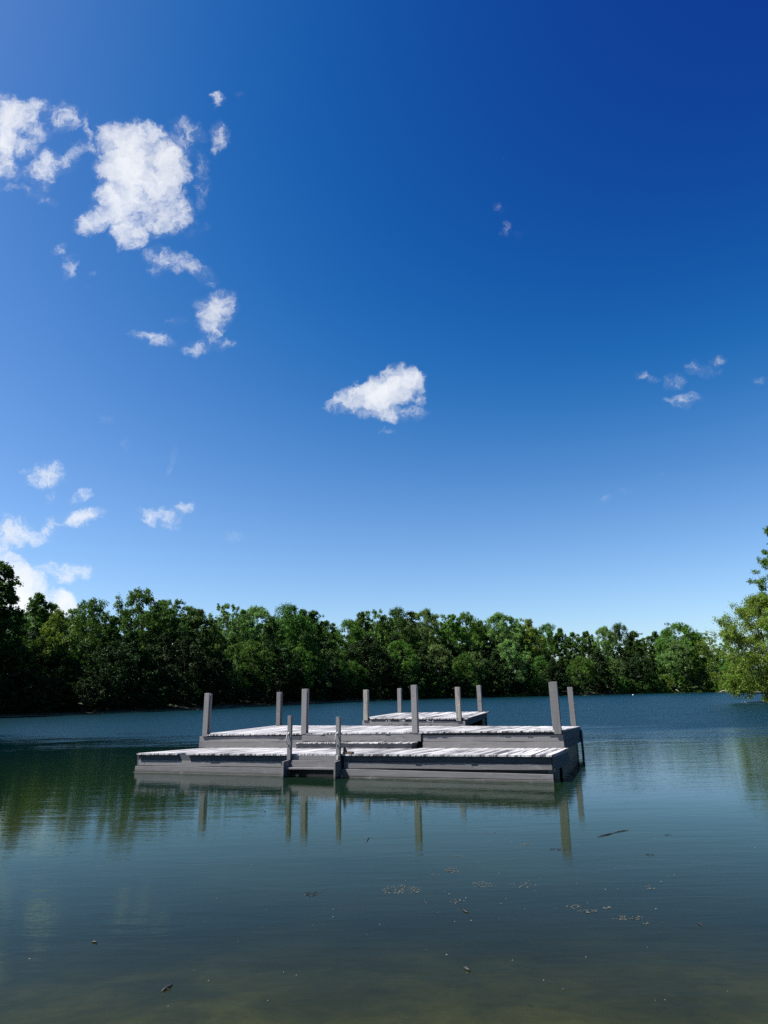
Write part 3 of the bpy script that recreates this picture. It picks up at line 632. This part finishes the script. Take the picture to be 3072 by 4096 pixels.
rt = random.Random(5)
def plant(name, key, px, top, off, label, cat='tree', group=None, wide=1.0):
    """stands a tree on the bearing of column px, off metres behind the water's edge, as tall as makes its top reach row top"""
    y = shore_y(px)+off; p = ground_pt(px, y); z0 = float(terrain([p])[0])-.05
    H = at_y(px, top, y)[2]-z0
    return tree(name, key, p[0], p[1], max(H, 2.0)*1.0, rt.uniform(0, 6.28), label, cat, group, sx=wide*rt.uniform(.92, 1.1), z=z0)
SKY = [  # column, top row, metres behind shore, proto, width, label
 (110, 2376, 16, 'oval', 1.0, 'dark open tree right beside the tall black tree at the left edge'),
 (195, 2440, 7, 'bright', .75, 'low rounded bright green tree lit by the sun near the left edge'),
 (262, 2440, 22, 'open', .8, 'thin wispy tree between the bright green tree and the first round crown'),
 (338, 2402, 14, 'round', .82, 'first broad round crown from the left, standing above its neighbours'),
 (425, 2470, 10, 'spire', 1.0, 'narrow dark tree in the dip before the tallest round crown'),
 (532, 2362, 20, 'round', .92, 'tallest broad round crown of the left wood'),
 (618, 2404, 24, 'oval2', .9, 'oval crown leaning on the right side of the tallest round crown'),
 (676, 2402, 22, 'open', .8, 'airy crown with sky showing through above the leftmost dock post'),
 (742, 2434, 24, 'spire', 1.1, 'pointed crown just right of the airy crown'),
 (780, 2440, 14, 'oval', .9, 'dark pointed crown above and left of the leftmost dock post'),
 (828, 2474, 20, 'oval2', .9, 'low crown in the dip above the leftmost dock post'),
 (893, 2420, 26, 'open', 1.0, 'spreading see-through crown right of the dip over the leftmost post'),
 (955, 2440, 28, 'oval2', .9, 'slender pale crown second right of the dip'),
 (1018, 2432, 24, 'round2', .75, 'pale rounded crown left of the darkest twin crowns'),
 (1080, 2468, 14, 'oval', .9, 'dark crown directly above the second dock post from the left'),
 (1146, 2427, 22, 'dense', .78, 'dark bushy crown, left one of the twin crowns above the ladder'),
 (1205, 2440, 28, 'oval', .9, 'dark oval crown, right one of the twin crowns above the ladder'),
 (1254, 2448, 22, 'spire', 1.1, 'small pointed crown before the deepest gap in the treeline'),
 (1305, 2485, 24, 'oval2', .9, 'low light green crown at the left side of the deepest gap'),
 (1395, 2482, 24, 'round', .7, 'sloping crown rising from the right side of the deepest gap'),
 (1452, 2450, 20, 'oval', .95, 'crown above the peeling dock post'),
 (1494, 2443, 32, 'open', .9, 'tall pale crown just right of the peeling dock post'),
 (1545, 2462, 24, 'oval2', .95, 'mid green crown between the peeling post and the middle posts'),
 (1598, 2440, 22, 'dense', .75, 'dark dense crown above the two middle dock posts'),
 (1655, 2452, 32, 'spire', 1.3, 'narrow dark crown right behind the tall middle dock post'),
 (1708, 2442, 24, 'round2', .75, 'pale broad crown right of the tall middle dock post'),
 (1765, 2460, 34, 'open', 1.0, 'sparse crown with holes of sky left of the bare wooden post'),
 (1820, 2460, 24, 'oval2', 1.0, 'mid green crown over the bare wooden post'),
 (1878, 2453, 22, 'round', .8, 'rounded green crown between the bare post and the rear right post'),
 (1938, 2484, 30, 'oval', 1.0, 'dark crown over the rear right post of the small top deck'),
 (2022, 2455, 26, 'round2', .8, 'pale round crown right of the rear right post'),
 (2075, 2472, 26, 'open', 1.0, 'ragged pale crown second right of the rear right post'),
 (2130, 2478, 20, 'bright', .75, 'warm green crown left of the two right hand dock posts'),
 (2212, 2497, 26, 'round', .8, 'green crown directly over the tall right dock post'),
 (2262, 2514, 22, 'oval', .9, 'dark crown directly over the far right dock post'),
 (2312, 2530, 26, 'oval2', .9, 'low crown right of the far right dock post'),
 (2370, 2526, 18, 'oval', 1.0, 'dark oval crown in the middle of the open water right of the dock'),
 (2438, 2510, 24, 'round2', .75, 'pale crown left of the dark hump on the right hand treeline'),
 (2504, 2500, 20, 'dense', .70, 'dark hump on the right hand treeline'),
 (2556, 2528, 18, 'spire', 1.3, 'pointed crown right of the dark hump'),
 (2604, 2552, 26, 'oval2', .9, 'lowest crown in the dip left of the radio mast'),
 (2650, 2526, 30, 'oval', 1.0, 'dark crown just in front of the radio mast'),
 (2700, 2516, 22, 'round', .7, 'green crown between the radio mast and the pale trunked tree'),
 (2752, 2494, 16, 'round', .95, 'highest broad crown on the right hand treeline'),
 (2815, 2530, 20, 'oval', 1.0, 'dark crown right of the highest crown'),
 (2868, 2548, 30, 'open', .9, 'thin crown half hidden by the bright tree on the right'),
 (2930, 2560, 20, 'oval2', 1.0, 'crown behind the bright tree on the right'),
 (3010, 2560, 22, 'round', .8, 'crown behind the bright tree at the right edge'),
]
for (px, top, off, key, wd, lab) in SKY:
    plant('broadleaf_tree', key, px, top, off, lab, group='trees on the skyline of the far shore', wide=wd)
prof_x = [s[0] for s in SKY]; prof_y = [s[1] for s in SKY]
def skyline(px): return float(np.interp(px, prof_x, prof_y))
SEGS = [(0, 'left edge of the picture'), (300, 'far left of the wood'), (552, 'open water left of the dock'), (834, 'left end of the dock'), (1120, 'gap between posts one and two'),
        (1225, 'gap between posts two and three'), (1466, 'ladder and steps'), (1650, 'gap left of the tall middle post'), (1840, 'gap right of the tall middle post'),
        (1945, 'gap between the rear right posts'), (2225, 'gap left of the tall right post'), (2300, 'far right dock post'), (2540, 'open water before the white buoy'),
        (2690, 'stretch from the buoy to the mast'), (2860, 'grassy bank'), (9999, 'right edge of the picture')]
ORD = ['first', 'second', 'third', 'fourth', 'fifth', 'sixth', 'seventh', 'eighth', 'ninth', 'tenth', 'eleventh', 'twelfth']
ROWS = {}
def row_label(o, px, what):
    seg = next(t_ for lim, t_ in SEGS if px < lim); ROWS.setdefault((what, seg), []).append((px, o))
def finish_labels():
    for (what, seg), L in ROWS.items():
        for k, (px_, o) in enumerate(sorted(L, key=lambda q: q[0])):
            o['label'] = '%s above the %s%s' % (what, seg, '' if len(L) == 1 else ', %s from left' % ORD[k])
# second rank filling the wood behind the skyline trees
px = -130
while px < 3260:
    o = plant('forest_tree', rt.choice(['dense', 'round', 'oval', 'oval2']), px+rt.uniform(-15, 15), max(skyline(px), 2400)+rt.uniform(22, 58), rt.uniform(36, 60),
          'leafy tree deep in the far wood, only its top showing between the skyline trees', group='trees deep in the far wood', wide=1.1)
    row_label(o, px, 'rearmost leafy tree'); px += 62 if px > 1000 else 78
px = -150
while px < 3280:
    o = plant('forest_tree', rt.choice(['shadedround', 'shadedoval', 'dense']), px+rt.uniform(-15, 15), max(skyline(px), 2400)+rt.uniform(90, 140), rt.uniform(14, 30),
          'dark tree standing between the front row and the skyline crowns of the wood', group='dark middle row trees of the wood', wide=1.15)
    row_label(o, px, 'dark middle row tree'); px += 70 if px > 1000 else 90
# front rank between the skyline trees and the water
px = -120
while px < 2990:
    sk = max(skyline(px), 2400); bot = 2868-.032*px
    k = rt.choice(['bright', 'oval2', 'round', 'round2']) if px > 2640 else rt.choice(['dense', 'oval', 'round', 'shadedround', 'oval2', 'round2', 'shadedoval']) if px > 1500 else rt.choice(['dense', 'shadedoval', 'shadedround', 'oval', 'round']) if px > 900 else rt.choice(['shadedround', 'shadedoval'])
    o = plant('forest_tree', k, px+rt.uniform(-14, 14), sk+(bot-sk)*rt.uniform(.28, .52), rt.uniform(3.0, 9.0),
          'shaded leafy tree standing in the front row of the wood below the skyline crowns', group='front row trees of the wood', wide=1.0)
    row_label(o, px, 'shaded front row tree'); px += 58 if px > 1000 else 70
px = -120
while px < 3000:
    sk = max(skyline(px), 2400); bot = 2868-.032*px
    o = plant('shrub', rt.choice(['shrub', 'shadedshrub', 'shadedshrub', 'shadedshrub']) if 1500 < px < 2450 else 'sunshrub' if px > 2640 and rt.random() < .7 else rt.choice(['shrub', 'shrub2', 'shrub']) if px > 1500 else 'shadedshrub', px+rt.uniform(-12, 12), sk+(bot-sk)*rt.uniform(.62, .84), rt.uniform(.8, 3.2),
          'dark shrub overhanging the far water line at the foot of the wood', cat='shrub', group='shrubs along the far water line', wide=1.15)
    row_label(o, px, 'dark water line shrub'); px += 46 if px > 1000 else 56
finish_labels()
# special ones
plant('broadleaf_tree', 'palebark', 2735, 2560, 5, 'tree with bare pale forked trunks on the right far shore', group=None, wide=.9)
for px_, top_, off_, lab_ in ((985, 2590, 5, 'slender pale trunked tree in the dark wood above and left of the second dock post'), (930, 2640, 4, 'thin pale stemmed tree low in the dark wood left of the second dock post'),
        (1300, 2600, 6, 'pale barked tree in the shade between the two ladder posts and the peeling post'), (1905, 2610, 4, 'pale barked tree low in the wood just left of the rear right post'), (2480, 2640, 3, 'leaning pale barked tree at the foot of the wood under the dark hump')):
    plant('broadleaf_tree', 'palebark', px_, top_, off_, lab_, wide=.8)
for px_, top_ in ((2860, 2690), (2905, 2720), (2960, 2712)):
    plant('willow_shrub', 'sunshrub', px_, top_, 1.0, {2860: 'leftmost and tallest', 2905: 'middle', 2960: 'rightmost'}[px_]+' sunlit green shrub on the grassy bank of the right far shore', cat='shrub', group='sunlit shrubs on the right far shore')

# near tree at the left edge
proto('neardark', m_leaf_dark, seed=31, H=19, R=5.2, base=.10, shape='cone', leaf=.34, n_leaf=26000, openness=.8, limbs=30, clump=.75, subs=8, trunk_r=.3)
def edge_tree(key, px, y, top, rz, label, sx=1.0, name='broadleaf_tree', tilt=0.0):
    p = ground_pt(px, y); z0 = float(terrain([p])[0])-.05; H = at_y(px, top, y)[2]-z0
    return tree(name, key, p[0], p[1], H, rz, label, 'tree', None, sx, z0, tilt)
edge_tree('neardark', -75, 90, 2252, 1.0, 'tall near black tree cut by the left edge of the picture', 1.0)
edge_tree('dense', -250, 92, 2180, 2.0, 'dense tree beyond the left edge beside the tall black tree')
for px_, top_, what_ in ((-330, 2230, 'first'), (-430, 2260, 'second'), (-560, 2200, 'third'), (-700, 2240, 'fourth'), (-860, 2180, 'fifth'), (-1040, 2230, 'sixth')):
    edge_tree('shadedround' if what_ in ('first', 'third', 'fifth') else 'dense', px_, 84+(-px_-330)*-.012, top_, px_*.7, what_+' tree of the left bank beyond the left edge of the picture')
# near trees at the right edge
proto('nearlight', m_leaf_yellow, seed=33, H=13, R=6.3, base=.06, shape='round', leaf=.20, n_leaf=64000, openness=.5, limbs=30, clump=.8, subs=9, trunk_r=.22)
proto('neartall', m_leaf_mid, seed=34, H=24, R=5.6, base=.12, shape='oval', leaf=.24, n_leaf=56000, openness=.9, limbs=34, clump=.72, subs=9, trunk_r=.32)
edge_tree('nearlight', 3095, 84, 2392, .6, 'bright yellow green tree leaning over the water at the right edge', .92)
edge_tree('neartall', 3240, 88, 2100, 2.2, 'tall green tree cut by the right edge with sky showing between its boughs', .95)
edge_tree('nearlight', 3330, 76, 2350, 3.6, 'tree past the right edge beside the tall green tree', .95)

# ------------------------------------------------------------------ mast, driftwood, buoy, grass bank
m_steel = plain('galvanised_steel', rgb(.10, .11, .13), .5, .6); m_pale = plain('bleached_wood', rgb(.26, .245, .21), .8); m_white = plain('white_plastic', rgb(.4, .4, .4), .4, 0, .05)
ym = 640.0; pt = at_y(2668, 2494, ym); zt = pt[2]; mast = empty('radio_mast', (pt[0], pt[1], float(terrain([(pt[0], pt[1])])[0])))
tag(mast, 'thin lattice radio mast rising behind the far right trees', 'mast')
hm = zt-mast.location.z; mb = MB()
for sx_, sy_ in ((-1, -1), (1, -1), (0, 1.2)):
    mb.tube([(sx_*2.0, sy_*2.0, 0), (sx_*.55, sy_*.55, hm)], [.22, .14], 5)
for k in range(16):
    a0 = k/16; a1 = (k+1)/16; w0 = 2.0-1.45*a0; w1_ = 2.0-1.45*a1
    c0 = [(-w0, -w0), (w0, -w0), (0, 1.2*w0)]; c1 = [(-w1_, -w1_), (w1_, -w1_), (0, 1.2*w1_)]
    for q in range(3): mb.tube([(*c0[q], a0*hm), (*c1[(q+1) % 3], a1*hm)], .08, 4)
mb.build('lattice', m_steel, mast)
an = MB()
for zz, rr_ in ((hm-.4, 2.0), (hm-4.5, 1.5)):
    for k in range(3):
        a = k*2.094+.3; an.tube([(0, 0, zz), (rr_*math.cos(a), rr_*math.sin(a), zz)], .12, 4)
        for e in (-.5, .5):
            cx, cy = rr_*math.cos(a)-e*math.sin(a), rr_*math.sin(a)+e*math.cos(a); an.box(cx-.22, cx+.22, cy-.22, cy+.22, zz-1.0, zz+1.0)
an.tube([(0, 0, hm-.5), (0, 0, hm+1.8)], .1, 4); an.build('antenna', m_steel, mast)

def log(pts_px, y, rad, label, name='driftwood_log', lift=.05):
    P3 = [at_y(a, b_, y) for a, b_ in pts_px]; zmin = min(p[2] for p in P3); P3 = [p-np.array([0, 0, zmin-lift]) for p in P3]
    o = MB().tube([p-P3[0]*np.array([1, 1, 0]) for p in P3], rad, 7).build(name, m_pale, None, 0, True); o.location = (P3[0][0], P3[0][1], 0)
    tag(o, label, 'driftwood'); return o
log([(2880, 2770), (2890, 2767), (2903, 2766), (2925, 2770), (2960, 2771)], 268, [.12, .2, .22, .16, .06], 'pale curved driftwood log at the water line of the right far shore')
log([(2702, 2752), (2712, 2759), (2719, 2766)], 284, [.1, .22, .26], 'short pale fallen branch slanting into the water under the pale trunked tree')
log([(2965, 2796), (3000, 2798), (3030, 2797), (3056, 2797)], 84.0, [.02, .06, .09, .11], 'long thin pale log lying in the water below the right edge tree', lift=.02)
bp3 = at_z(2532, 2778.5, 0); by = bp3
bu = MB()
prof_b = [(0, -.25), (.26, -.2), (.36, 0), (.32, .2), (.16, .34), (.05, .38), (.05, .5)]; nn = 14
vs = [(r_*math.cos(2*math.pi*k/nn), r_*math.sin(2*math.pi*k/nn), z_) for r_, z_ in prof_b for k in range(nn)]
fs = [(i*nn+k, i*nn+(k+1) % nn, (i+1)*nn+(k+1) % nn, (i+1)*nn+k) for i in range(len(prof_b)-1) for k in range(nn)]
o = bu.add(vs, fs).build('buoy', m_white, None, 0, True); o.location = (by[0]*.9, by[1]*.9, 0); o.scale = (.7, .7, .7); tag(o, 'small white buoy floating near the far right shore', 'buoy')

# grass on the banks (nobody could count it)
m_grass = leaf_mat('bank_grass', rgb(.03, .06, .008), rgb(.10, .15, .022))
rs = np.random.RandomState(4); cen = []
for (pa, pb, oa, ob, cnt_) in ((2860, 3030, -.3, 3.5, 9000), (2560, 2860, -.2, 1.2, 4000), (2000, 2120, -.2, 1.4, 2500)):
    for _ in range(cnt_):
        px = rs.uniform(pa, pb); q = ground_pt(px, shore_y(px)+rs.uniform(oa, ob)); cen.append((q[0], q[1], 1.0))
for _ in range(9000):
    s_ = rs.uniform(0, 1); a = np.array([43.5, 79.0]); b_ = np.array([52, 96.0]); q = a*(1-s_)+b_*s_+np.array([rs.uniform(-.6, 5), 0]); cen.append((q[0], q[1], .55))
cen = np.array(cen); gz = terrain(cen[:, :2]); N = len(cen); hgt = cen[:, 2]*rs.uniform(.35, 1.1, N); wd_ = .07+.05*rs.rand(N); az = rs.uniform(0, 6.28, N)
dxy = np.stack([np.cos(az), np.sin(az)], 1)*wd_[:, None]; ln = rs.normal(size=(N, 2))*.18
base0 = np.column_stack([cen[:, :2]-dxy, gz-.03]); base1 = np.column_stack([cen[:, :2]+dxy, gz-.03]); tp = np.column_stack([cen[:, :2]+ln, gz+hgt])
gr = np_mesh('grass', np.stack([base0, base1, tp], 1).reshape(-1, 3), np.arange(3*N).reshape(N, 3), m_grass, None, rs.rand(N)); tag(gr, 'bright green grass along the right banks', 'grass', kind='stuff')

# ------------------------------------------------------------------ things floating on the near water
m_scrap = plain('pale_scrap', rgb(.095, .095, .082), .7, 0, .4, 20); m_dark = plain('dark_twig', rgb(.010, .008, .008), .6); m_weed = plain('floating_weed', rgb(.085, .086, .072), .8, 0, .6, 30)
def flecks(rs, n_, rx, ry, smin, smax, tilt=0.0):
    m = MB()
    for _ in range(n_):
        a = rs.uniform(0, 6.28); r = math.sqrt(rs.rand()); x, y = rx*r*math.cos(a), ry*r*math.sin(a); x, y = x*math.cos(tilt)-y*math.sin(tilt), x*math.sin(tilt)+y*math.cos(tilt)
        L = rs.uniform(smin, smax); w_ = L*rs.uniform(.12, .4); th = rs.uniform(0, 6.28); c_, s_ = math.cos(th), math.sin(th); z = rs.uniform(.002, .006); k = rs.randint(5, 8)
        ring = [(x+c_*L/2*math.cos(2*math.pi*i/k)*rs.uniform(.7, 1.1)-s_*w_*math.sin(2*math.pi*i/k), y+s_*L/2*math.cos(2*math.pi*i/k)+c_*w_*math.sin(2*math.pi*i/k)*rs.uniform(.7, 1.2)) for i in range(k)]
        m.add([(p[0], p[1], z) for p in ring]+[(p[0], p[1], z-.003) for p in ring], [tuple(range(k)), tuple(range(2*k-1, k-1, -1))]+[(i, k+i, k+(i+1) % k, (i+1) % k) for i in range(k)])
    return m
MATS = [  # px, py, half width m, half depth m, flecks, material, label
 (1605, 3560, .20, .16, 90, 0, 'largest mat of floating leaf litter, straight in front of the dock'),
 (1808, 3482, .08, .12, 40, 0, 'small round mat of pale litter upper right of the largest mat'),
 (1252, 3576, .07, .08, 30, 2, 'small dark mat of litter left of the largest mat'),
 (1930, 3540, .11, .12, 26, 1, 'loose patch of pale litter right of the round mat'),
 (2095, 3540, .15, .10, 26, 1, 'scattered patch of pale bits second right of the round mat'),
 (2300, 3628, .07, .06, 16, 1, 'short pale streak of litter, upper left of the lower right row'),
 (2352, 3645, .09, .05, 26, 0, 'grey streak of litter in the middle of the lower right row'),
 (2432, 3632, .05, .03, 12, 1, 'bright white streak above the lower right row'),
 (2510, 3672, .13, .06, 26, 0, 'slanting litter streak at the right end of the lower right row'),
 (2587, 3695, .03, .03, 6, 1, 'last bright scrap at the lower right'),
 (2597, 3550, .05, .07, 9, 1, 'pale forked scrap far right of the dock reflections'),
 (2115, 3378, .12, .10, 16, 1, 'cluster of pale bits left of the tall right post reflection'),
 (2230, 3398, .10, .06, 22, 2, 'dark weed patch touching the tall right post reflection'),
 (1828, 3605, .07, .08, 12, 1, 'small group of pale flecks below the round mat'),
 (1960, 3332, .09, .03, 12, 1, 'thin pale line of litter right of the middle post reflection'),
 (1470, 3348, .06, .03, 8, 1, 'pale scrap left of the middle post reflection'),
 (1055, 3247, .06, .06, 14, 2, 'dark scrap of weed below the left part of the dock'),
 (2600, 3420, .05, .06, 14, 2, 'dark weed scrap right of the dark floating stick'),
 (2672, 3340, .05, .05, 8, 2, 'small dark blot furthest right on the water'),
 (1740, 3500, .08, .03, 8, 1, 'small pale streak just left of the round mat'),
 (1655, 3438, .06, .05, 8, 1, 'pair of pale scraps under the middle post reflection'),
 (1830, 3426, .08, .02, 8, 1, 'thin pale dash above the round mat'),
]
for i, (px, py, rx, ry, n_, mi, lab) in enumerate(MATS):
    q = at_z(px, py); o = flecks(np.random.RandomState(50+i), int(n_*1.5), rx, ry, .004, .020).build('floating_litter', (m_weed, m_scrap, m_dark)[mi]); o.location = (q[0], q[1], 0)
    tag(o, lab, 'litter', 'litter floating in front of the dock')
def sticks(pts_px, rad, label, name='floating_stick', extra=()):
    q0 = at_z(*pts_px[0]); mb_ = MB().tube([at_z(a, b_)-q0+np.array([0, 0, .006]) for a, b_ in pts_px], rad, 6)
    for e in extra: mb_.tube([at_z(a, b_)-q0+np.array([0, 0, .006]) for a, b_ in e], [rad[0]*.5]*len(e), 5)
    o = mb_.build(name, m_dark, None, 0, True); o.location = (q0[0], q0[1], 0); tag(o, label, 'stick'); return o
sticks([(2388, 3348), (2412, 3343), (2432, 3339), (2452, 3334), (2472, 3328), (2492, 3324), (2515, 3322)], [.002, .005, .007, .003, .004, .005, .002], 'long dark branched stick floating right of the dock reflections', extra=[[(2468, 3327), (2482, 3325), (2486, 3331)], [(2415, 3345), (2405, 3352)]])
sticks([(1466, 3368), (1470, 3360), (1476, 3352)], [.003, .007, .003], 'tiny upright dark twig left of the middle post reflection')
sticks([(1850, 3640), (1862, 3648), (1873, 3653)], [.004, .008, .003], 'short dark twig among the litter in front of the dock', extra=[[(1862, 3648), (1870, 3644)]])
sticks([(2790, 3693), (2800, 3698), (2808, 3705)], [.003, .005, .002], 'thin dark twig alone at the far right of the near water')
sticks([(645, 3970), (662, 3958), (678, 3950), (688, 3938)], [.003, .009, .010, .004], 'dark weedy stick floating at the bottom left', extra=[[(650, 3968), (652, 3986)], [(662, 3958), (684, 3962)], [(655, 3960), (672, 3948)]])
sticks([(1855, 3870), (1866, 3878), (1880, 3886)], [.004, .012, .006], 'small dark stick floating at the bottom right of the centre', extra=[[(1866, 3878), (1878, 3880)]])
sticks([(368, 3772), (378, 3770), (388, 3773)], [.004, .008, .004], 'faint dark scrap of twig at the lower left')
# pollen and seed fluff
rs = np.random.RandomState(9); pol = MB()
for _ in range(150):
    if rs.rand() < .6: px = rs.normal(1900, 420); py = rs.uniform(3230, 3700)
    else: px = rs.uniform(0, 3072); py = rs.uniform(3250, 4090)
    q = at_z(px, py); L = rs.uniform(.002, .005)*(1.0 if rs.rand() < .88 else 1.8); a = rs.uniform(0, 3.14); k = 5
    ring = [(q[0]+L*math.cos(a+2*math.pi*i/k)*1.3, q[1]+L*.8*math.sin(a+2*math.pi*i/k), .003) for i in range(k)]
    pol.add(ring+[(q[0], q[1], .009)], [(i, (i+1) % k, k) for i in range(k)]+[tuple(range(k))[::-1]])
o = pol.build('pollen_fluff', m_scrap); tag(o, 'pale seed fluff and pollen specks dotted over the near water', 'seed fluff', kind='stuff')
